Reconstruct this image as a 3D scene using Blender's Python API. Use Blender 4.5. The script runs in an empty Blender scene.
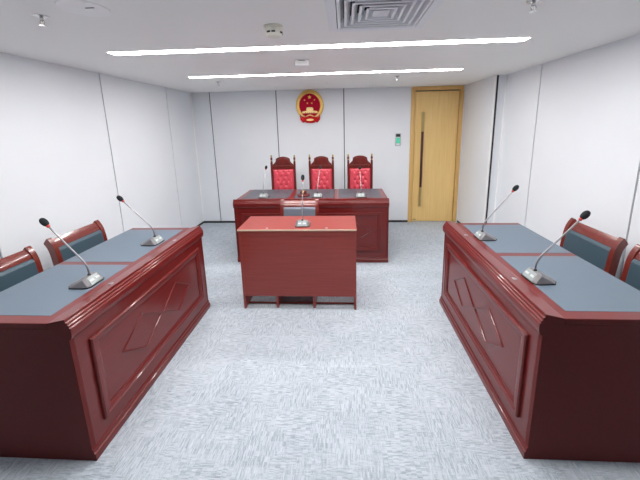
import bpy, bmesh, math, random
from math import sin, cos, pi, radians
from mathutils import Vector, Matrix

random.seed(7)
scene = bpy.context.scene
COL = scene.collection

# ------------------------------------------------------------------ helpers
def link(o):
    COL.objects.link(o)
    return o

def obj(name, bm, mat, parent=None, bevel=0, smooth=False, segs=2, mats=None):
    me = bpy.data.meshes.new(name)
    bmesh.ops.recalc_face_normals(bm, faces=bm.faces)
    bm.to_mesh(me); bm.free()
    for m in (mats or [mat]):
        me.materials.append(m)
    if smooth:
        for p in me.polygons: p.use_smooth = True
    o = bpy.data.objects.new(name, me)
    link(o)
    if parent: o.parent = parent
    if bevel:
        b = o.modifiers.new('bevel', 'BEVEL'); b.width = bevel; b.segments = segs
        b.limit_method = 'ANGLE'; b.angle_limit = radians(35)
    return o

def end_caps(o, mat):
    """the sawn ends carry the plain veneer of the end panels"""
    o.data.materials.append(mat)
    for p in o.data.polygons:
        if abs(p.normal.x) > .95: p.material_index = 1
    return o

def tag(o, label=None, cat=None, group=None, kind=None):
    if label: o['label'] = label
    if cat: o['category'] = cat
    if group: o['group'] = group
    if kind: o['kind'] = kind
    return o

def thing(name, label, cat, loc=(0, 0, 0), rz=0, group=None):
    e = bpy.data.objects.new(name, None); link(e)
    e.location = loc; e.rotation_euler = (0, 0, rz); e.empty_display_size = .05
    return tag(e, label, cat, group)

def copy_tree(o, parent=None, top=True):
    c = o.copy(); COL.objects.link(c)
    if parent: c.parent = parent
    for ch in list(o.children):
        copy_tree(ch, c, False)
    return c

def B(): return bmesh.new()

def box(bm, x0, x1, y0, y1, z0, z1, mi=0):
    v = [bm.verts.new(p) for p in ((x0,y0,z0),(x1,y0,z0),(x1,y1,z0),(x0,y1,z0),(x0,y0,z1),(x1,y0,z1),(x1,y1,z1),(x0,y1,z1))]
    for f in ((0,3,2,1),(4,5,6,7),(0,1,5,4),(1,2,6,5),(2,3,7,6),(3,0,4,7)):
        bm.faces.new([v[i] for i in f]).material_index = mi
    return bm

def boxb(*a):
    return box(B(), *a)

def prism(bm, pts, axis, a, b, mi=0):
    """extrude a closed outline along an axis; pts are the two other coords in xyz order"""
    def mk(p, t):
        return {'x': (t, p[0], p[1]), 'y': (p[0], t, p[1]), 'z': (p[0], p[1], t)}[axis]
    v0 = [bm.verts.new(mk(p, a)) for p in pts]; v1 = [bm.verts.new(mk(p, b)) for p in pts]
    n = len(pts)
    f0 = bm.faces.new(v0); f1 = bm.faces.new(list(reversed(v1)))
    f0.material_index = f1.material_index = mi
    for i in range(n):
        bm.faces.new((v0[i], v1[i], v1[(i+1) % n], v0[(i+1) % n])).material_index = mi
    f0.normal_update(); f1.normal_update()
    bmesh.ops.triangulate(bm, faces=[f0, f1])
    return bm

def lathe(bm, prof, c=(0, 0, 0), n=20, M=None):
    """prof: list of (radius, z) from one end to the other"""
    rings = []
    for r, z in prof:
        if r < 1e-6:
            p = Vector((0, 0, z)); p = (M @ p if M else p) + Vector(c)
            rings.append([bm.verts.new(p)])
        else:
            ring = []
            for i in range(n):
                a = 2*pi*i/n
                p = Vector((r*cos(a), r*sin(a), z)); p = (M @ p if M else p) + Vector(c)
                ring.append(bm.verts.new(p))
            rings.append(ring)
    for a, b in zip(rings, rings[1:]):
        if len(a) == 1 and len(b) == 1: continue
        for i in range(n):
            j = (i+1) % n
            if len(a) == 1: bm.faces.new((a[0], b[i], b[j]))
            elif len(b) == 1: bm.faces.new((a[i], b[0], a[j]))
            else: bm.faces.new((a[i], b[i], b[j], a[j]))
    if len(rings[0]) > 1: bm.faces.new(rings[0])
    if len(rings[-1]) > 1: bm.faces.new(rings[-1])
    return bm

def tube(bm, pts, r, n=10):
    pts = [Vector(p) for p in pts]
    rr = r if isinstance(r, (list, tuple)) else [r]*len(pts)
    rings = []
    up = Vector((1, 0, 0.01))
    for i, p in enumerate(pts):
        t = (pts[min(i+1, len(pts)-1)] - pts[max(i-1, 0)]).normalized()
        s = t.cross(up).normalized(); q = s.cross(t)
        rings.append([bm.verts.new(p + rr[i]*(cos(2*pi*k/n)*s + sin(2*pi*k/n)*q)) for k in range(n)])
    for a, b in zip(rings, rings[1:]):
        for k in range(n):
            bm.faces.new((a[k], b[k], b[(k+1) % n], a[(k+1) % n]))
    bm.faces.new(rings[0]); bm.faces.new(rings[-1])
    return bm

def rect_rings(bm, x0, x1, z0, z1, prof, y):
    """mitred frame: prof = [(inset, outward depth)] ; outward is -y"""
    rings = []
    for o, d in prof:
        rings.append([bm.verts.new(p) for p in ((x0+o, y-d, z0+o), (x1-o, y-d, z0+o), (x1-o, y-d, z1-o), (x0+o, y-d, z1-o))])
    rings.append(rings[0])
    for a, b in zip(rings, rings[1:]):
        for k in range(4):
            bm.faces.new((a[k], b[k], b[(k+1) % 4], a[(k+1) % 4]))
    return bm

# ---------------------------------------------------------------- materials
def newmat(name):
    m = bpy.data.materials.new(name); m.use_nodes = True
    nt = m.node_tree
    return m, nt, nt.nodes['Principled BSDF']

def plain(name, col, rough=.5, metal=0, coat=0, spec=.5):
    m, nt, p = newmat(name)
    p.inputs['Base Color'].default_value = (*col, 1)
    p.inputs['Roughness'].default_value = rough
    p.inputs['Metallic'].default_value = metal
    p.inputs['Coat Weight'].default_value = coat
    p.inputs['Specular IOR Level'].default_value = spec
    return m

def noise(nt, vec, scale, detail=3, rough=.5):
    n = nt.nodes.new('ShaderNodeTexNoise')
    n.inputs['Scale'].default_value = scale; n.inputs['Detail'].default_value = detail
    n.inputs['Roughness'].default_value = rough
    nt.links.new(vec, n.inputs['Vector'])
    return n.outputs['Fac']

def mapping(nt, scale, coord='Object', rot=(0, 0, 0)):
    t = nt.nodes.new('ShaderNodeTexCoord'); m = nt.nodes.new('ShaderNodeMapping')
    m.inputs['Scale'].default_value = scale; m.inputs['Rotation'].default_value = rot
    nt.links.new(t.outputs[coord], m.inputs['Vector'])
    return m.outputs['Vector']

def ramp(nt, fac, stops):
    r = nt.nodes.new('ShaderNodeValToRGB')
    e = r.color_ramp.elements
    while len(e) < len(stops): e.new(.5)
    for k, (pos, c) in enumerate(stops):
        e[k].position = pos; e[k].color = (*c, 1)
    nt.links.new(fac, r.inputs['Fac'])
    return r.outputs['Color']

def math_n(nt, op, a, b):
    n = nt.nodes.new('ShaderNodeMath'); n.operation = op
    for i, v in enumerate((a, b)):
        if isinstance(v, (int, float)): n.inputs[i].default_value = v
        else: nt.links.new(v, n.inputs[i])
    return n.outputs[0]

def bump(nt, p, h, strength, dist=.002):
    b = nt.nodes.new('ShaderNodeBump'); b.inputs['Strength'].default_value = strength
    b.inputs['Distance'].default_value = dist
    nt.links.new(h, b.inputs['Height']); nt.links.new(b.outputs['Normal'], p.inputs['Normal'])

def wood(name, dark, light, scale=(1.5, 30, 30), rough=.28, coat=.28, spec=.45, coat_rough=.08):
    m, nt, p = newmat(name)
    v = mapping(nt, scale)
    f = noise(nt, v, 2.2, 5, .6)
    c = ramp(nt, f, [(.28, dark), (.72, light)])
    nt.links.new(c, p.inputs['Base Color'])
    p.inputs['Roughness'].default_value = rough
    p.inputs['Coat Weight'].default_value = coat
    p.inputs['Coat Roughness'].default_value = coat_rough
    p.inputs['Specular IOR Level'].default_value = spec
    return m

W_TABLE = wood('mahogany_lacquer', (.132, .0105, .0095), (.158, .0140, .0125), coat=.38, coat_rough=.05, spec=.3)
W_END = wood('mahogany_end_panel', (.108, .0100, .0092), (.128, .0130, .0118), rough=.55, coat=0, spec=.25)
W_DESK = wood('red_brown_laminate', (.235, .030, .023), (.29, .043, .032), rough=.4, coat=.2)
W_CHAIR = wood('chair_mahogany', (.14, .020, .015), (.19, .030, .022), scale=(20, 20, 2), rough=.22, coat=1.0, coat_rough=.1)
W_JCHAIR = wood('carved_dark_mahogany', (.085, .010, .008), (.15, .018, .014), scale=(20, 20, 2), rough=.3)
W_OAK = wood('light_oak_veneer', (.78, .52, .19), (.86, .61, .26), scale=(26, 26, 1.0), rough=.45, coat=.1)
W_OAKF = wood('oak_frame_veneer', (.62, .38, .125), (.72, .46, .17), scale=(26, 26, 1.0), rough=.45, coat=.1)

def leather(name, col, rough=.5, scale=260, spec=.5):
    m, nt, p = newmat(name)
    v = mapping(nt, (1, 1, 1))
    f = noise(nt, v, scale, 2)
    c = ramp(nt, f, [(.3, tuple(k*.88 for k in col)), (.7, tuple(k*1.1 for k in col))])
    nt.links.new(c, p.inputs['Base Color'])
    p.inputs['Roughness'].default_value = rough
    p.inputs['Specular IOR Level'].default_value = spec
    bump(nt, p, f, .15, .001)
    return m

L_PAD = leather('slate_desk_leather', (.118, .158, .205), .45, spec=.6)
L_PADJ = leather('charcoal_desk_leather', (.088, .087, .105), .5)
L_CHAIR = leather('blue_slate_chair_leather', (.050, .086, .112), .4)
L_CHAIRG = leather('grey_chair_leather', (.15, .165, .205), .5)
L_RED = leather('crimson_tufted_leather', (.62, .065, .095), .36)
M_STEEL = plain('satin_steel', (.50, .49, .50), .3, 1)
M_NECK = plain('gooseneck_metal', (.34, .33, .34), .35, .85)
M_FOAM = leather('black_foam', (.018, .022, .024), .9, 500, .2)
M_BASE = plain('grey_mic_plastic', (.17, .165, .175), .38, .1, .2)
M_BASEF = plain('pale_grey_mic_face', (.25, .285, .285), .4, 0, .1)
M_BUTTON = plain('white_button', (.48, .51, .51), .4)
M_BLACK = plain('black_rubber', (.012, .012, .013), .6)
M_REDRING = plain('red_ring', (.55, .04, .03), .4)
M_GOLD = plain('gilded', (.80, .50, .12), .32, .75)
M_GOLDP = plain('pale_gold', (.90, .68, .30), .4, .35)
M_RED = plain('emblem_red', (.42, .003, .028), .75, 0, 0, .15)
M_REDB = plain('ribbon_red', (.52, .006, .010), .6, 0, 0, .2)
M_WHITE = plain('white_plastic', (.90, .90, .90), .45)
M_CREAM = plain('cream_plastic', (.80, .77, .68), .5)
M_VENT = plain('vent_white_aluminium', (.82, .84, .88), .5)
M_DUCT = plain('dark_duct', (.02, .022, .03), .9)
M_BRASS = plain('brushed_brass', (.48, .38, .17), .38, .9)
M_DKWOOD = plain('dark_grip', (.055, .012, .010), .35, 0, .3)
M_CHROME = plain('chrome', (.62, .62, .62), .2, 1)
M_SCREEN, _nt, _p = newmat('lit_green_screen')
_p.inputs['Base Color'].default_value = (.05, .35, .22, 1)
_p.inputs['Emission Color'].default_value = (.12, .80, .52, 1)
_p.inputs['Emission Strength'].default_value = .10
M_TRIM = plain('dark_seam', (.10, .10, .11), .6)
M_BEAD = plain('white_corner_bead', (.90, .90, .90), .35)
M_PALEEDGE = plain('pale_edge_band', (.62, .52, .38), .3, .1, .3)
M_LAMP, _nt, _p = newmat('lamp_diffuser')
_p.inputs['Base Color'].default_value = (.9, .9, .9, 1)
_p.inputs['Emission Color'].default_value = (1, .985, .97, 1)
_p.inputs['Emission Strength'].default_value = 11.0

def wall_mat():
    m, nt, p = newmat('pale_wall_panel')
    v = mapping(nt, (1, 1, 1), 'Object')
    a = noise(nt, v, 2.0, 3); b = noise(nt, mapping(nt, (60, 60, 300)), 1.5, 2)
    f = math_n(nt, 'ADD', math_n(nt, 'MULTIPLY', a, .6), math_n(nt, 'MULTIPLY', b, .4))
    c = ramp(nt, f, [(.3, (.755, .778, .815)), (.7, (.795, .818, .852))])
    nt.links.new(c, p.inputs['Base Color']); p.inputs['Roughness'].default_value = .7
    p.inputs['Specular IOR Level'].default_value = .25
    return m
M_WALL = wall_mat()
M_CEIL = plain('ceiling_paint', (.88, .88, .865), .85, spec=.2)

def carpet_mat():
    """loop pile carpet: short light and dark dashes, woven along both directions in patches"""
    m, nt, p = newmat('grey_blue_carpet')
    def dash(sx, sy, off):
        sn = nt.nodes.new('ShaderNodeVectorMath'); sn.operation = 'SNAP'
        sn.inputs[1].default_value = (sx, sy, 1)
        mp = nt.nodes.new('ShaderNodeMapping'); mp.inputs['Location'].default_value = (off, off*.7, .5)
        tc = nt.nodes.new('ShaderNodeTexCoord')
        nt.links.new(tc.outputs['Object'], mp.inputs['Vector']); nt.links.new(mp.outputs[0], sn.inputs[0])
        wn = nt.nodes.new('ShaderNodeTexWhiteNoise'); nt.links.new(sn.outputs[0], wn.inputs['Vector'])
        return wn.outputs['Value']
    obj_ = mapping(nt, (1, 1, 1))
    ax = math_n(nt, 'ADD', math_n(nt, 'MULTIPLY', dash(.026, .0050, 0), .34), math_n(nt, 'MULTIPLY', noise(nt, mapping(nt, (16, 85, 1)), 1.0, 4, .7), .9))
    ay = math_n(nt, 'ADD', math_n(nt, 'MULTIPLY', dash(.0050, .026, .3), .34), math_n(nt, 'MULTIPLY', noise(nt, mapping(nt, (85, 16, 1)), 1.0, 4, .7), .9))
    patch = noise(nt, obj_, 5.0, 2)
    mk = nt.nodes.new('ShaderNodeMapRange')
    mk.inputs['From Min'].default_value = .44; mk.inputs['From Max'].default_value = .56
    nt.links.new(patch, mk.inputs['Value'])
    mx = nt.nodes.new('ShaderNodeMix'); mx.data_type = 'FLOAT'
    nt.links.new(mk.outputs[0], mx.inputs['Factor']); nt.links.new(ax, mx.inputs['A']); nt.links.new(ay, mx.inputs['B'])
    blk = dash(.25, .16, .11)
    fine = noise(nt, obj_, 170, 2, .8)
    s = math_n(nt, 'ADD', math_n(nt, 'MULTIPLY', mx.outputs['Result'], .62), math_n(nt, 'MULTIPLY', fine, .26))
    s = math_n(nt, 'ADD', s, math_n(nt, 'MULTIPLY', blk, .045))
    c = ramp(nt, s, [(.36, (.275, .312, .355)), (.54, (.425, .470, .520)), (.70, (.525, .572, .618))])
    nt.links.new(c, p.inputs['Base Color'])
    p.inputs['Roughness'].default_value = .95; p.inputs['Specular IOR Level'].default_value = .1
    bump(nt, p, s, .4, .003)
    return m
M_CARPET = carpet_mat()

# ------------------------------------------------------------------ setting
XL, XR, XI, YB, ZC, YJ, YN = -2.5594, 2.0848, 1.947, 5.1136, 2.2723, 4.142, -2.2
def struct(name, bm, m, **k):
    return tag(obj(name, bm, m, **k), kind='structure')

struct('floor', boxb(XL-.2, XR+.2, YN-.2, YB+.2, -.1, 0), M_CARPET)
# ceiling with the opening of the air vent
VX, VY, VH = .205, 1.785, .245
bm = B()
box(bm, XL-.2, XR+.2, YN-.2, VY-VH, ZC, ZC+.1); box(bm, XL-.2, XR+.2, VY+VH, YB+.2, ZC, ZC+.1)
box(bm, XL-.2, VX-VH, VY-VH, VY+VH, ZC, ZC+.1); box(bm, VX+VH, XR+.2, VY-VH, VY+VH, ZC, ZC+.1)
struct('ceiling', bm, M_CEIL)

def panels_x(name, x, sgn, ys, g=.014):
    """wall in the plane x; panels stand 12 mm proud of a dark backing so that the joints are real grooves"""
    bm = B()
    box(bm, min(x+sgn*.012, x+sgn*.11), max(x+sgn*.012, x+sgn*.11), ys[0], ys[-1], 0, ZC, 1)
    for i in range(len(ys)-1):
        a = ys[i] + (g/2 if i else 0); b = ys[i+1] - (g/2 if i < len(ys)-2 else 0)
        box(bm, min(x, x+sgn*.012), max(x, x+sgn*.012), a, b, 0, ZC, 0)
    return struct(name, bm, M_WALL, mats=[M_WALL, M_TRIM])
panels_x('wall_left', XL, -1, [YN, -.42, .776, 1.975, 3.198, 4.397, YB])
panels_x('wall_right', XR, 1, [YN, -.24, .99, 2.219, 3.448, YJ])
bm = B()                                         # the inner stretch of the right wall beside the door, with its end face
box(bm, XI, XR+.11, YJ, YB, 0, ZC)
struct('wall_right_inner', bm, M_WALL)
bm = B()
box(bm, XL-.1, 1.095, YB+.012, YB+.1, 0, ZC, 1)
xs = [XL, -2.238, -1.116, .004, 1.095]
for i in range(4):
    box(bm, xs[i]+(.008 if i else 0), xs[i+1]-(.008 if i < 3 else 0), YB, YB+.012, 0, ZC, 0)
box(bm, 1.095, 1.93, YB+.06, YB+.1, 0, ZC, 1); box(bm, 1.924, XR+.1, YB, YB+.06, 0, ZC, 0)
struct('wall_back', bm, M_WALL, mats=[M_WALL, M_TRIM])
struct('wall_front', boxb(XL-.1, XR+.1, YN-.1, YN, 0, ZC), plain('unseen_wall_dark', (.045, .030, .025), .8))  # unseen wall, coloured dark to keep bounce light off the desk ends
struct('trim_1', boxb(XL, XL+.012, YB-.012, YB, .03, ZC), M_BEAD)
struct('trim_2', boxb(XI+.010, XI+.036, YJ-.006, YJ, 0, ZC), M_BLACK)
struct('trim_3', boxb(XI-.006, XI+.010, YJ-.010, YJ+.014, 0, ZC), M_BEAD)
struct('trim_4', boxb(XR-.014, XR, YJ-.012, YJ, 0, ZC), M_BEAD)
struct('baseboard_back', boxb(XL, 1.094, YB-.010, YB, 0, .032), M_BLACK)
struct('baseboard_left', boxb(XL, XL+.010, YN, YB-.010, 0, .032), M_BLACK)
struct('baseboard_right', boxb(XR-.010, XR, YN, YJ-.012, 0, .032), M_BLACK)
struct('baseboard_right_inner', boxb(XI-.010, XI, YJ+.01, YB-.02, 0, .032), M_BLACK)

# door
d = thing('door_1', 'light oak door with a full height brass and dark wood pull handle', 'door', (1.5095, YB, 0))
tag(d, kind='structure')
bm = B(); hw = .4145
box(bm, -hw, -hw+.064, -.014, .055, 0, ZC-.004); box(bm, hw-.056, hw, -.014, .055, 0, ZC-.004); box(bm, -hw+.064, hw-.056, -.014, .055, ZC-.062, ZC-.004)
obj('door_frame', bm, W_OAKF, d, .003)
obj('door_leaf', boxb(-hw+.074, hw-.062, .022, .055, .008, ZC-.078), W_OAK, d, .002)
h = obj('door_handle', boxb(-.241, -.205, -.048, -.020, .625, 1.556), M_DKWOOD, d, .004)
obj('handle_end', boxb(-.242, -.204, -.049, -.019, 1.556, 1.87), M_BRASS, h, .004)
obj('handle_end', boxb(-.242, -.204, -.049, -.019, .29, .625), M_BRASS, h, .004)
bm = B()
for z in (.45, 1.72): box(bm, -.228, -.216, -.022, .022, z-.012, z+.012)
obj('handle_standoff', bm, M_BRASS, h)
obj('floor_lock', boxb(-.345+.02, -.345+.075, .017, .022, .03, .05), M_BRASS, d)
for z in (.35, 1.15, 1.95):
    obj('hinge', lathe(B(), [(.008, 0), (.008, .09)], (hw-.058, .004, z), 10), M_BRASS, d)

# ------------------------------------------------------------ ceiling things
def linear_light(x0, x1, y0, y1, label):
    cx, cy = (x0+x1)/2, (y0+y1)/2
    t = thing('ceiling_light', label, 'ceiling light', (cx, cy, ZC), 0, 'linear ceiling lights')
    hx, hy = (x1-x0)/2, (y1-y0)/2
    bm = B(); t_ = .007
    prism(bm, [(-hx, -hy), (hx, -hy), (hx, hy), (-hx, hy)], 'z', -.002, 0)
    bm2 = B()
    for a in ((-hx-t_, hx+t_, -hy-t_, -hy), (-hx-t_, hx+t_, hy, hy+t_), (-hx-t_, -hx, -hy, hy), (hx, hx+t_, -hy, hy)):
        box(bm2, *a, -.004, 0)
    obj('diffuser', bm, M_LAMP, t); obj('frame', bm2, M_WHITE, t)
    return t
linear_light(-1.811, 1.340, 2.378, 2.478, 'long white linear ceiling light, the nearer and longer-looking of the two, beside the air vent')
linear_light(-1.796, 1.320, 3.574, 3.664, 'long white linear ceiling light, the farther one, closest to the emblem wall')

linear_light(-1.811, 1.340, 1.300, 1.400, 'added fill light built as a linear ceiling light, just past the top of the picture, out of sight')  # added lamp, unseen, there to brighten the foreground floor

t = thing('air_vent', 'square white four-way ceiling air vent with nested louvres', 'air vent', (VX, VY, ZC))
bm = B()
def ring_sheet(bm, a, za, b, zb, th=.003):
    pa = [(-a, -a), (a, -a), (a, a), (-a, a)]; pb = [(-b, -b), (b, -b), (b, b), (-b, b)]
    v = [[bm.verts.new((*p, z)) for p in q] for q, z in ((pa, za), (pb, zb), (pb, zb+th), (pa, za+th))]
    for k in range(4):
        A, C = v[k], v[(k+1) % 4]
        for i in range(4): bm.faces.new((A[i], C[i], C[(i+1) % 4], A[(i+1) % 4]))
    return bm
for a in ((-.29, .29, -.29, -.24), (-.29, .29, .24, .29), (-.29, -.24, -.24, .24), (.24, .29, -.24, .24)):
    box(bm, *a, -.006, 0)
obj('vent_frame', bm, M_VENT, t, .002)
def blade(b):
    bm = B(); v = []
    for a, z in ((b, -.005), (b-.013, -.005), (b-.036, .045), (b-.033, .045), (b-.011, -.002), (b, -.002)):
        v.append([bm.verts.new(q) for q in ((-a, -a, z), (a, -a, z), (a, a, z), (-a, a, z))])
    for i in range(6):
        A, C = v[i], v[(i+1) % 6]
        for k in range(4): bm.faces.new((A[k], C[k], C[(k+1) % 4], A[(k+1) % 4]))
    return bm
for b in (.236, .197, .158, .119, .080):
    obj('louver', blade(b), M_VENT, t)
obj('vent_core', ring_sheet(B(), .001, .004, .042, -.004), M_VENT, t)
bm = B()
box(bm, -.245, .245, -.245, .245, .095, .10)
for a in ((-.245, .245, -.245, -.242), (-.245, .245, .242, .245), (-.245, -.242, -.242, .242), (.242, .245, -.242, .242)): box(bm, *a, .002, .095)
obj('duct_box', bm, M_DUCT, t)

t = thing('smoke_detector', 'cream smoke detector with two dark slots on the ceiling near the vent', 'smoke detector', (-.415, 1.935, ZC))
obj('mounting_plate', lathe(B(), [(.058, 0), (.060, -.008), (.056, -.012)], n=28), M_CREAM, t, smooth=False)
obj('housing', lathe(B(), [(.052, -.010), (.053, -.036), (.050, -.050), (.040, -.058), (0, -.060)], n=28), M_CREAM, t)
for a in (-.40, .16, 1.2, 2.2, 3.3, 4.2):
    bm = boxb(-.011, .011, -.0545, -.048, -.045, -.036)
    bmesh.ops.rotate(bm, verts=bm.verts, matrix=Matrix.Rotation(a, 3, 'Z'))
    obj('slot', bm, M_BLACK, t)

t = thing('emergency_lamp', 'small white rectangular box on the ceiling between the two light strips', 'ceiling lamp', (-.373, 2.885, ZC))
obj('housing', boxb(-.062, .062, -.030, .030, -.050, 0), M_WHITE, t, .004)
obj('sensor_strip', boxb(-.03, .03, -.0315, -.029, -.012, -.008), M_TRIM, t)

t = thing('ceiling_speaker', 'round white flush disc on the ceiling close to the left wall', 'ceiling speaker', (-1.268, 1.555, ZC))
obj('cover', lathe(B(), [(.110, 0), (.109, -.004), (.104, -.007), (0, -.008)], n=40), M_WHITE, t)
bm = boxb(-.022, .022, -.003, .003, -.0095, -.0070); bmesh.ops.translate(bm, verts=bm.verts, vec=(.045, -.02, 0))
obj('maker_plate', bm, M_TRIM, t)

def sprinkler(x, y, label):
    t = thing('fire_sprinkler', label, 'sprinkler', (x, y, ZC), 0, 'pendant fire sprinklers')
    obj('escutcheon', lathe(B(), [(.034, 0), (.034, -.003), (.016, -.009), (0, -.009)], n=20), M_CHROME, t)
    bm = B(); lathe(bm, [(.008, -.006), (.008, -.022), (.004, -.024), (.0035, -.046)], n=10)
    for s in (-1, 1): tube(bm, [(s*.008, 0, -.02), (s*.013, 0, -.032), (s*.006, 0, -.046)], .002, 6)
    obj('frame_arms', bm, M_CHROME, t)
    obj('deflector', lathe(B(), [(.004, -.045), (.017, -.047), (.017, -.049), (0, -.049)], n=14), M_CHROME, t)
    return t
s0 = sprinkler(-1.568, 1.63, 'chrome fire sprinkler beside the round ceiling disc at the left wall')
for x, y, l in ((-1.636, 4.041, 'chrome fire sprinkler behind the far light strip toward the left wall'),
                (.955, 1.70, 'chrome fire sprinkler at the top picture edge, right of the air vent'),
                (.668, 3.979, 'chrome fire sprinkler behind the far light strip, near the door')):
    c = copy_tree(s0); c.location = (x, y, ZC); c['label'] = l
def disc(name, x, y, r, label, cat):
    o = obj(name, lathe(B(), [(r, 0), (r*.97, -.004), (r*.8, -.006), (0, -.006)], n=32), M_WHITE)
    o.location = (x, y, ZC); tag(o, label, cat); return o
disc('ceiling_speaker', .90, 4.02, .085, 'flat pale disc flush in the ceiling behind the far light strip near the door', 'ceiling speaker')
disc('access_cap', 1.238, 4.335, .040, 'small pale round cap in the ceiling directly over the door', 'ceiling cap')
disc('access_cap', -.226, 4.355, .022, 'tiny pale round cap in the ceiling above the emblem', 'ceiling cap')

# -------------------------------------------------------------- wall things
t = thing('wall_controller', 'small white wall controller with a green screen beside the door', 'wall control', (.896, YB, 1.433))
obj('housing', boxb(-.046, .046, -.022, 0, -.105, .105), plain('grey_control_plastic', (.50, .53, .54), .45), t, .012, segs=4)
obj('sensor_window', boxb(-.036, .036, -.0245, -.020, .045, .09), M_BLACK, t, .003)
obj('screen', boxb(-.030, .030, -.0240, -.020, -.060, .030), M_SCREEN, t)
obj('key_row', boxb(-.026, .026, -.0240, -.020, -.090, -.070), M_VENT, t)

# emblem
E_ = thing('wall_emblem', 'oval gold and red national emblem on the back wall', 'emblem', (-.558, YB, 2.022))
def ell(rx, rz, n=56): return [(rx*cos(2*pi*i/n), rz*sin(2*pi*i/n)) for i in range(n)]
bm = B(); prism(bm, ell(.172, .195), 'y', -.022, 0)
obj('red_disc', bm, M_RED, E_)
# wreath of ears: a rounded oval ring covered with grain shaped lobes
bm = B(); n = 72; rings = []
for i in range(n):
    a = 2*pi*i/n
    if -pi/2-.42 < ((a+pi) % (2*pi))-pi < -pi/2+.42: pass
    ring = []
    for k in range(8):
        b = 2*pi*k/8
        r = .1935 + .030*cos(b)
        ring.append(bm.verts.new((r*cos(a)*1.02, -.016 - .016*sin(b), r*sin(a)*1.12-.005)))
    rings.append(ring)
for i in range(n):
    a, b = rings[i], rings[(i+1) % n]
    for k in range(8): bm.faces.new((a[k], b[k], b[(k+1) % 8], a[(k+1) % 8]))
w = obj('wreath', bm, M_GOLD, E_, smooth=True)
bm = B()
for i in range(64):
    a = 2*pi*i/64
    for r, tw in ((.210, .55), (.180, -.55)):
        M = Matrix.Rotation(-(a+tw)+pi/2, 3, 'Y') @ Matrix.Diagonal((.45, .5, 1))
        c = (r*cos(a)*1.02, -.031, r*sin(a)*1.12-.005)
        lathe(bm, [(0, -.013), (.009, -.005), (.010, .002), (.005, .009), (0, .014)], c, 6, M)
obj('grain', bm, M_GOLDP, w, smooth=True)
def star(cx, cz, r, rot, lab=None):
    pts = []
    for k in range(10):
        rr = r if k % 2 == 0 else r*.40
        a = pi/2 + rot + k*pi/5
        pts.append((cx + rr*cos(a), cz + rr*sin(a)))
    bm = B(); prism(bm, pts, 'y', -.028, -.020)
    obj('star', bm, M_GOLD, E_)
star(0, .125, .034, 0)
for x, z, r in ((-.082, .082, .3), (.082, .082, -.3), (-.036, .030, .2), (.036, .030, -.2)): star(x, z, .017, r)
bm = B()
def poly(pts, y0=-.032, y1=-.020): prism(bm, pts, 'y', y0, y1)
poly([(-.064, -.070), (.064, -.070), (.052, -.054), (-.052, -.054)])
poly([(-.050, -.054), (.050, -.054), (.056, -.048), (.038, -.036), (-.038, -.036), (-.056, -.048)], -.034)
poly([(-.056, -.092), (.056, -.092), (.056, -.070), (-.056, -.070)], -.029)
poly([(-.128, -.130), (.128, -.130), (.126, -.100), (.062, -.092), (-.062, -.092), (-.126, -.100)], -.031)
obj('gate_tower', bm, M_GOLDP, E_)
for k in range(5):
    x = (-2+k)*.034; bm = B(); prism(bm, [(x-.005, -.129), (x+.005, -.129), (x+.005, -.114), (x, -.109), (x-.005, -.114)], 'y', -.033, -.028)
    obj('gate_arch', bm, M_RED, E_)
# drapery cords meeting over the gear
bm = B()
for sg in (-1, 1):
    tube(bm, [(sg*.150, -.042, -.135), (sg*.140, -.044, -.158), (sg*.115, -.044, -.178), (sg*.085, -.044, -.186), (sg*.055, -.044, -.182), (sg*.028, -.044, -.168), (0, -.044, -.160)], .010, 8)
obj('gold_cord', bm, M_GOLDP, E_, smooth=True)
bm = B(); gp = []
for k in range(24):
    a = 2*pi*k/24
    for da, r in ((-.09, .046), (-.05, .054), (.05, .054), (.09, .046)): gp.append((1.2*r*cos(a+da), -.238+.34*r*sin(a+da)))
prism(bm, gp, 'y', -.046, 0); obj('gear', bm, M_GOLDP, E_)
for s in (-1, 1):
    bm = B()
    prism(bm, [(s*.150, -.135), (s*.168, -.155), (s*.162, -.235), (s*.120, -.285), (s*.085, -.270), (s*.075, -.225), (s*.035, -.195), (s*.03, -.175)], 'y', -.032, 0)
    obj('ribbon', bm, M_REDB, E_, .006)
bm = B(); prism(bm, [(-.085, -.262), (.085, -.262), (.075, -.284), (.03, -.290), (-.03, -.290), (-.075, -.284)], 'y', -.026, 0)
prism(bm, [(-.110, -.262), (-.130, -.175), (.130, -.175), (.110, -.262)], 'y', -.037, 0)
obj('ribbon', bm, M_REDB, E_, .004)

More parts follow.
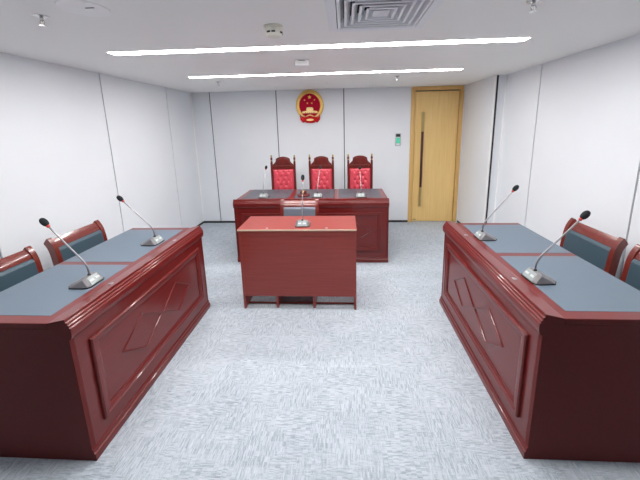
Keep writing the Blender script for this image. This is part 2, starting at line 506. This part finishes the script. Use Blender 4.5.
# ------------------------------------------------------------------- tables
def bench(name, label, loc, rz, L, D, insets, diamonds, hw, grommets, pad_mat, group=None, gy=.045):
    """local frame: lip along x at y=0, public side faces -y, user side +y"""
    t = thing(name, label, 'table', loc, rz, group)
    h = L/2
    prof = [(.004, .0), (.004, 0), ]
    # front panel, end panels, dividers
    obj('front_panel', boxb(-h+.025, h-.025, -.004, .022, .0, .745), W_TABLE, t)
    obj('end_panel', boxb(-h, -h+.025, -.004, D-.02, 0, .765), W_END, t, .0015)
    obj('end_panel', boxb(h-.025, h, -.004, D-.02, 0, .765), W_END, t, .0015)
    for k in range(1, len(insets)):
        x = (insets[k-1][1]+insets[k][0])/2
        obj('divider_panel', boxb(x-.012, x+.012, .022, D-.24, 0, .765), W_TABLE, t)
    end_caps(obj('tabletop', boxb(-h, h, .086, D, .765, .795), W_TABLE, t, .003), W_END)
    # stepped crown moulding with the raised lip strip behind it
    p = [(0, .8160), (-.0015, .8135), (-.0015, .8010), (-.0090, .7985), (-.0105, .7960), (-.0105, .7865), (-.0165, .7840), (-.0180, .7815), (-.0180, .7720),
         (-.0225, .7690), (-.0240, .7650), (-.0240, .7400), (-.0210, .7220), (-.0150, .7105), (-.004, .7085), (.03, .7085), (.086, .765), (.086, .7965)]
    bm = B(); prism(bm, p, 'x', -h-.001, h+.001)
    end_caps(obj('edge_molding', bm, W_TABLE, t, .0013, segs=3), W_END)
    # plinth
    bm = B(); prism(bm, [(.0, 0), (-.019, 0), (-.0195, .028), (-.0185, .040), (-.0115, .044), (-.0105, .062), (-.006, .070), (0, .070)], 'x', -h-.001, h+.001)
    end_caps(obj('base_molding', bm, W_TABLE, t, .0012), W_END)
    # raised frame and diamonds on the front
    bm = B(); rect_rings(bm, -h+.095, h-.090, .150, .640, [(0, -.002), (0, .012), (.006, .018), (.020, .018), (.024, .013), (.040, .011), (.052, .005), (.056, .005), (.056, -.002)], -.004)
    obj('panel_frame', bm, W_TABLE, t)
    for cx in diamonds:
        bm = B(); cz, hh = .400, .125
        r = []
        for k, (o, dd) in enumerate([(0, -.001), (.0004, .0035), (.002, .0065), (.005, .008), (.008, .0065), (.0096, .0035), (.010, -.001)]):
            a, b = hw - o*1.4, hh - o*.9
            r.append([bm.verts.new(q) for q in ((cx-a, -.004-dd, cz), (cx, -.004-dd, cz-b), (cx+a, -.004-dd, cz), (cx, -.004-dd, cz+b))])
        for A, C in zip(r, r[1:]):
            for k in range(4): bm.faces.new((A[k], C[k], C[(k+1) % 4], A[(k+1) % 4]))
        obj('diamond_bead', bm, W_TABLE, t, smooth=False)
    for a, b in insets:
        obj('leather_inset', boxb(a, b, .128, D-.004, .793, .7965), pad_mat, t, .001)
    for x in grommets:
        g = lathe(B(), [(.014, -.004), (.014, .0025), (.010, .004), (0, .004)], (x, gy, .8055), 16)
        obj('cable_grommet', g, M_STEEL, t)
    return t

LY0, LY1 = 1.1945, 2.5516; LM = (LY0+LY1)/2
RY0, RY1 = 1.2801, 2.657; RM = (RY0+RY1)/2
hL, hR = (LY1-LY0)/2, (RY1-RY0)/2
bench('bench_desk', 'dark red wooden bench desk with slate insets along the left wall', (-1.3154, LM, 0), pi/2, LY1-LY0, .6374,
      [(-hL+.058, 1.802-LM), (1.846-LM, hL-.058)], [-.197, .197], .195, [1.54-LM, 2.212-LM], L_PAD, 'facing side desks')
bench('bench_desk', 'dark red wooden bench desk with slate insets along the right wall', (.9116, RM, 0), -pi/2, RY1-RY0, .6347,
      [(-hR+.058, RM-2.003), (RM-1.950, hR-.058)], [-.197, .197], .195, [RM-2.318, RM-1.624], L_PAD, 'facing side desks')
JX0, JX1, JY = -1.367, .530, 3.5298; JC = (JX0+JX1)/2
bench('judges_desk', 'wide dark red wooden desk with three charcoal insets below the emblem', (JC, JY, 0), 0, JX1-JX0, .668,
      [(-1.305-JC, -.715-JC), (-.645-JC, -.138-JC), (-.078-JC, .468-JC)], [-.54, 0, .54], .205, [], L_PADJ)

# the single desk in the middle
t = thing('witness_desk', 'plain red-brown desk standing alone in the middle of the floor', 'table', (-.4295, 2.5087, 0))
h = .5315
obj('tabletop', boxb(-h, h, 0, .405, .765, .790), W_DESK, t, .002)
obj('edge_band', boxb(-h+.001, h-.001, -.003, .001, .776, .7895), M_PALEEDGE, t, .001)
obj('apron', boxb(-h+.006, h-.006, .010, .028, .725, .765), W_DESK, t)
obj('modesty_panel', boxb(-h+.008, h-.008, .019, .036, .131, .725), W_DESK, t, .001)
for x in (-h+.003, h-.022):
    obj('side_panel', boxb(x, x+.019, .016, .385, 0, .765), W_DESK, t, .001)
for x in (-.2125, .1355):
    obj('inner_panel', boxb(x-.011, x+.011, .037, .262, 0, .765), W_DESK, t, .001)
obj('foot_rail', boxb(-h+.022, h-.022, .100, .110, .004, .018), W_DESK, t)
for x in (-.2685, .2665):
    obj('cable_grommet', lathe(B(), [(.012, -.003), (.012, .002), (.009, .0035), (0, .0035)], (x, .032, .7905), 16), M_STEEL, t)

# -------------------------------------------------------------- microphones
def microphone(label, loc, rz, head):
    hv = Matrix.Rotation(-rz, 3, 'Z') @ (Vector(head) - Vector(loc))      # middle of the windscreen in the local frame
    t = thing('gooseneck_microphone', label, 'microphone', loc, rz, 'gooseneck conference microphones')
    bm = B()
    for p in [(-.044, -.066, .005), (.044, -.066, .005), (-.062, -.055, .005), (.062, -.055, .005), (-.069, -.030, .005), (.069, -.030, .005),
              (-.066, .050, .005), (.066, .050, .005), (-.040, .072, .005), (.040, .072, .005),
              (-.055, -.024, .047), (.055, -.024, .047), (-.038, -.034, .051), (.038, -.034, .051), (-.034, -.014, .056), (.034, -.014, .056), (-.030, .068, .011), (.030, .068, .011)]:
        bm.verts.new(p)
    bmesh.ops.convex_hull(bm, input=bm.verts)
    b = obj('base', bm, M_BASE, t, .004, segs=3)
    bm = B()
    for q in ((.0025), ):
        v = [bm.verts.new(p) for p in ((-.042, -.0664, .0105), (.042, -.0664, .0105), (.036, -.0362, .0505), (-.036, -.0362, .0505),
                                        (-.042, -.060, .0100), (.042, -.060, .0100), (.036, -.033, .0495), (-.036, -.033, .0495))]
        for f in ((0, 1, 2, 3), (7, 6, 5, 4), (0, 4, 5, 1), (1, 5, 6, 2), (2, 6, 7, 3), (3, 7, 4, 0)): bm.faces.new([v[i] for i in f])
    obj('control_face', bm, M_BASEF, b, .002)
    for x0 in (-.036, .008):
        def P(x, s, o): return (x, -.0664+.0302*s - .798*o, .0105+.040*s + .602*o)
        bm = B(); x1 = x0+.028
        v = [bm.verts.new(p) for p in (P(x0, .4, .002), P(x1, .4, .002), P(x1, .66, .002), P(x0, .66, .002), P(x0, .4, -.001), P(x1, .4, -.001), P(x1, .66, -.001), P(x0, .66, -.001))]
        for f in ((0, 1, 2, 3), (7, 6, 5, 4), (0, 4, 5, 1), (1, 5, 6, 2), (2, 6, 7, 3), (3, 7, 4, 0)): bm.faces.new([v[i] for i in f])
        obj('button', bm, M_BUTTON, b)
    bm = B()
    prism(bm, [(-.045, -.067), (.045, -.067), (.064, -.056), (.070, -.030), (.067, .052), (.042, .073), (-.042, .073), (-.067, .052), (-.070, -.030), (-.064, -.056)], 'z', 0, .005)
    obj('rubber_foot', bm, M_BLACK, t)
    obj('neck_socket', lathe(B(), [(.010, .046), (.010, .054), (.006, .062)], (0, -.022, 0), 12), M_BLACK, t)
    path = [(0, -.022, .052), (0, -.0215, .085)]
    k0 = Vector((0, -.020, .118)); u = (hv-k0).normalized(); end = hv - u*.032
    P0, P1, P2 = Vector((0, -.0215, .085)), k0, k0 + u*.05
    for k in range(1, 9):
        q = k/8; path.append((1-q)**2*P0 + 2*q*(1-q)*P1 + q*q*P2)
    for k in range(1, 7): path.append(P2.lerp(end, k/6))
    obj('gooseneck', tube(B(), path, [.0050]*2+[.0050]*8+[.0043]*6, 10), M_NECK, t, smooth=True)
    dirv = (end-P2).normalized(); M = dirv.to_track_quat('Z', 'Y').to_matrix()
    obj('light_ring', lathe(B(), [(.0055, -.008), (.0085, -.004), (.0085, .006), (.007, .010)], end, 14, M), M_REDRING, t)
    obj('windscreen', lathe(B(), [(0, .004), (.010, .006), (.0145, .013), (.0172, .026), (.0172, .038), (.0135, .050), (.007, .057), (0, .059)], end, 18, M), M_FOAM, t, smooth=True)
    return t
ZT = .7965
for args in [
        ('gooseneck microphone on the left desk, at its near end', (-1.525, 1.560, ZT), pi/2+.03, (-1.702, 1.550, 1.179)),
        ('gooseneck microphone on the left desk, at its far end near the corner', (-1.525, 2.185, ZT), pi/2, (-1.735, 2.180, 1.163)),
        ('gooseneck microphone on the right desk, at its near end', (1.098, 1.640, ZT), -pi/2+.05, (1.277, 1.605, 1.188)),
        ('gooseneck microphone on the right desk, at its far end toward the door', (1.090, 2.285, ZT), -pi/2, (1.284, 2.280, 1.193)),
        ("gooseneck microphone on the wide judges' desk, left of its gavel", (-1.037, 3.735, ZT), -.05, (-1.032, 3.905, 1.158)),
        ("gooseneck microphone on the wide judges' desk, immediately right of its gavel", (-.343, 3.728, ZT), 0, (-.318, 3.905, 1.146)),
        ("gooseneck microphone on the wide judges' desk, farthest from the gavel", (.206, 3.713, ZT), 0, (.202, 3.895, 1.132)),
        ('gooseneck microphone standing upright on the plain middle desk', (-.386, 2.630, .790), 0, (-.385, 2.735, 1.216))]:
    microphone(*args)

# gavel resting on its block
g = obj('sound_block', lathe(B(), [(.078, 0), (.080, .006), (.080, .018), (.072, .024), (.060, .028), (0, .028)], n=28), W_JCHAIR)
g.location = (-.530, 3.775, ZT); tag(g, "round dark wooden sound block on the judges' desk under the gavel", 'gavel block')
t = thing('gavel', "small dark gavel with a brass band lying on its block on the judges' desk", 'gavel', (-.530, 3.775, ZT+.028))
Mx = Matrix.Rotation(pi/2, 3, 'Y')
obj('head', lathe(B(), [(0, -.042), (.020, -.042), (.022, -.034), (.018, -.028), (.021, -.016), (.021, .016), (.018, .028), (.022, .034), (.020, .042), (0, .042)], (0, 0, .022), 18, Mx), W_JCHAIR, t, smooth=False)
obj('brass_band', lathe(B(), [(.0225, -.009), (.0232, -.004), (.0232, .004), (.0225, .009)], (0, 0, .022), 18, Mx), M_GOLD, t)
obj('handle', tube(B(), [(0, .018, .022), (0, .05, .020), (0, .09, .017), (0, .13, .014), (0, .16, .012)], [.007, .006, .008, .009, .006], 10), W_JCHAIR, t, smooth=True)

# ------------------------------------------------------------------- chairs
def arc(pts, n=5):
    """Catmull-Rom through 2D points"""
    out = []
    P = [pts[0]] + list(pts) + [pts[-1]]
    for i in range(1, len(P)-2):
        a, b, c, d = (Vector(q) for q in P[i-1:i+3])
        for k in range(n):
            q = k/n
            out.append(.5*((2*b) + (c-a)*q + (2*a-5*b+4*c-d)*q*q + (3*b-a-3*c+d)*q**3))
    out.append(Vector(pts[-1]))
    return out
def sweep_side(bm, center, th, x0, x1):
    """a slab following a curve in the y-z plane with given half thickness list, from x0 to x1"""
    n = len(center); L_, R_ = [], []
    for i, p in enumerate(center):
        t = (center[min(i+1, n-1)] - center[max(i-1, 0)]).normalized()
        nn = Vector((-t.y, t.x))
        w = th[i] if isinstance(th, list) else th
        L_.append(p + nn*w); R_.append(p - nn*w)
    prism(bm, [tuple(q) for q in L_ + R_[::-1]], 'x', x0, x1)
    return bm

def side_chair(label, loc, rz, leather_mat, group, W=.240):
    """front faces -y; the back stands around y=.2"""
    t = thing('office_chair', label, 'chair', loc, rz, group)
    curve = arc([(.165, .40), (.180, .52), (.194, .66), (.206, .770), (.220, .825), (.243, .866), (.250, .874)], 5)
    n = len(curve)
    th = [.026 if i < n-6 else .026*max(.25, (1-((i-(n-6))/5.6)**2))**.5 for i in range(n)]
    for s in (-1, 1):
        x0, x1 = (W-.036, W) if s > 0 else (-W, -W+.036)
        obj('back_post', sweep_side(B(), curve, th, x0, x1), W_CHAIR, t, .010, segs=4)
    mid = arc([(.176, .49), (.190, .63), (.200, .73), (.208, .806)], 5)
    obj('back_pad', sweep_side(B(), mid, [.014+.012*min(1, i/3, (len(mid)-1-i)/2) for i in range(len(mid))], -W+.034, W-.034), leather_mat, t, .006, segs=3)
    top = arc([(.207, .803), (.215, .825), (.228, .847), (.246, .868)], 5)
    obj('top_rail', sweep_side(B(), top, .013, -W+.034, W-.034), W_CHAIR, t, .005, segs=3)
    obj('seat', boxb(-W+.01, W-.01, -.22, .165, .405, .465), leather_mat, t, .022, segs=4)
    obj('seat_frame', boxb(-W+.02, W-.02, -.20, .165, .36, .405), W_CHAIR, t, .004)
    for s in (-1, 1):
        x0, x1 = (W-.046, W-.004) if s > 0 else (-W+.004, -W+.046)
        obj('leg', boxb(x0, x1, -.215, -.175, 0, .40), W_CHAIR, t, .004)
        obj('leg', sweep_side(B(), arc([(.235, 0), (.195, .16), (.165, .40)], 5), .020, x0, x1), W_CHAIR, t, .004)
    return t
c0 = side_chair('slate-padded wooden chair behind the left desk, at its far end near the corner', (-2.0, 2.265, 0), pi/2, L_CHAIR, 'chairs behind the side desks')
for lab, loc, rz in (('slate-padded wooden chair behind the left desk, at its near end, cut by the picture edge', (-2.0, 1.665, 0), pi/2),
                     ('slate-padded wooden chair behind the right desk, the whole one behind the near microphone', (1.650, 2.260, 0), -pi/2),
                     ('slate-padded wooden chair behind the right desk, at its near end, cut by the picture edge', (1.650, 1.690, 0), -pi/2)):
    c = copy_tree(c0); c.location = loc; c.rotation_euler = (0, 0, rz); c['label'] = lab
side_chair("grey-padded wooden chair between the plain middle desk and the judges' desk", (-.500, 3.00, 0), 0, L_CHAIRG, None, .212)

def judge_chair(label, loc):
    t = thing('judge_chair', label, 'chair', loc, 0, "high-backed judges' chairs")
    H = .172                                                       # post centre
    for s in (-1, 1):
        bm = B()
        box(bm, s*H-.0155, s*H+.0155, -.016, .018, 0, 1.165)
        p = obj('back_post', bm, W_JCHAIR, t, .003)
        f = obj('finial', lathe(B(), [(.013, 1.164), (.017, 1.172), (.010, 1.182), (.015, 1.205), (.017, 1.222), (.010, 1.234)], (s*H, 0, 0), 14), W_JCHAIR, p, smooth=True)
        obj('gold_tip', lathe(B(), [(.009, 1.232), (.0135, 1.242), (.0145, 1.252), (.009, 1.266), (0, 1.276)], (s*H, 0, 0), 14), M_BRASS, p, smooth=True)
        obj('gold_collar', lathe(B(), [(.0165, 1.186), (.0175, 1.192), (.0165, 1.198)], (s*H, 0, 0), 14), M_BRASS, p, smooth=True)
    # carved crest: concave shoulders under a round top
    half = [(.156, 1.118), (.150, 1.134), (.130, 1.150), (.112, 1.170), (.104, 1.196), (.106, 1.212), (.096, 1.220), (.070, 1.234), (.035, 1.243), (0, 1.246)]
    out = half + [(-x, z) for x, z in half[::-1][1:]]
    bm = B(); prism(bm, out, 'y', -.014, .016)
    cr = obj('crest', bm, W_JCHAIR, t, .003)
    inner = [(x*.80, 1.128 + (z-1.118)*.78) for x, z in out]
    bm = B(); prism(bm, inner, 'y', -.018, -.010); obj('crest_carving', bm, W_JCHAIR, cr, .004)
    obj('top_rail', boxb(-.158, .158, -.018, .016, 1.062, 1.118), W_JCHAIR, t, .004)
    obj('rail_bead', boxb(-.158, .158, -.022, -.016, 1.098, 1.108), W_JCHAIR, t, .002)
    obj('bottom_rail', boxb(-.158, .158, -.014, .014, .50, .56), W_JCHAIR, t, .004)
    obj('back_board', boxb(-.158, .158, .002, .014, .56, 1.062), W_JCHAIR, t)
    # tufted upholstery
    x0, x1, z0, z1 = -.155, .155, .56, 1.060
    btn = []
    r = 0; z = 1.018
    while z > .58:
        for x in ((-.082, 0, .082) if r % 2 == 0 else (-.041, .041)): btn.append((x, z))
        z -= .066; r += 1
    bm = B(); nx, nz = 40, 66; g = []
    for j in range(nz+1):
        row = []
        for i in range(nx+1):
            x = x0+(x1-x0)*i/nx; z = z0+(z1-z0)*j/nz
            e = min(x-x0, x1-x, z-z0, z1-z)
            dpt = .030*min(1, e/.03)**.5
            pit = max(math.exp(-((x-a)**2+(z-b)**2)/(2*.010**2)) for a, b in btn)
            u = (x/.041 + (z-1.018)/.066); v = (x/.041 - (z-1.018)/.066)
            cre = max(math.exp(-(((u+1) % 2)-1)**2/.012), math.exp(-(((v+1) % 2)-1)**2/.012))
            dpt -= .017*pit + .006*cre
            row.append(bm.verts.new((x, .002-max(dpt, .001), z)))
        g.append(row)
    for j in range(nz):
        for i in range(nx): bm.faces.new((g[j][i], g[j][i+1], g[j+1][i+1], g[j+1][i]))
    up = obj('back_upholstery', bm, L_RED, t, smooth=True)
    for a, b in btn[:13]:
        obj('button', lathe(B(), [(.006, .002), (.006, -.002), (0, -.004)], (a, -.010, b), 10, Matrix.Rotation(-pi/2, 3, 'X')), L_RED, up)
    obj('seat', boxb(-.165, .165, -.38, .0, .41, .48), L_RED, t, .02, segs=4)
    obj('seat_frame', boxb(-.172, .172, -.375, .0, .35, .41), W_JCHAIR, t, .004)
    for s in (-1, 1):
        obj('leg', boxb(s*.155-.017, s*.155+.017, -.37, -.336, 0, .35), W_JCHAIR, t, .004)
        obj('armrest', sweep_side(B(), arc([(-.34, .41), (-.33, .56), (-.31, .64), (-.22, .665), (-.10, .67), (0, .68)], 4), .013, s*.172-.014, s*.172+.014), W_JCHAIR, t, .004)
    return t
j0 = judge_chair("red tufted high-backed chair, leftmost of the three behind the judges' desk", (-.910, 4.42, 0))
for x, l in ((-.339, "red tufted high-backed chair, middle one of the three behind the judges' desk"), (.231, "red tufted high-backed chair, rightmost of the three behind the judges' desk, nearest the door")):
    c = copy_tree(j0); c.location = (x, 4.42, 0); c['label'] = l

# ------------------------------------------------------------ camera, world
f, pitch, yaw, roll = 300.9958, .1924, -.0538, .021
cy_, sy_, cp, sp, cr_, sr = cos(yaw), sin(yaw), cos(pitch), sin(pitch), cos(roll), sin(roll)
F = Vector((sy_*cp, cy_*cp, -sp)); R0 = Vector((cy_, -sy_, 0)); D0 = F.cross(R0)
R = cr_*R0 + sr*D0; Dn = -sr*R0 + cr_*D0
cam = bpy.data.cameras.new('camera'); co = bpy.data.objects.new('camera', cam); link(co)
M = Matrix(((R.x, -Dn.x, -F.x, 0), (R.y, -Dn.y, -F.y, 0), (R.z, -Dn.z, -F.z, 1.68), (0, 0, 0, 1)))
co.matrix_world = M
cam.sensor_width = 36; cam.lens = f/640*36
cam.shift_x = (320-328.5646)/640; cam.shift_y = (184.4905-240)/640
cam.clip_start = .02
scene.camera = co

w = bpy.data.worlds.new('world'); scene.world = w; w.use_nodes = True
w.node_tree.nodes['Background'].inputs['Color'].default_value = (.9, .95, 1, 1)
w.node_tree.nodes['Background'].inputs['Strength'].default_value = .3

vs = scene.view_settings
vs.view_transform = 'Standard'; vs.look = 'None'; vs.gamma = 1; vs.use_curve_mapping = False
vs.exposure = 2.0
cy = scene.cycles
cy.use_denoising = True
cy.max_bounces = 10; cy.diffuse_bounces = 6
cy.sample_clamp_indirect = 6
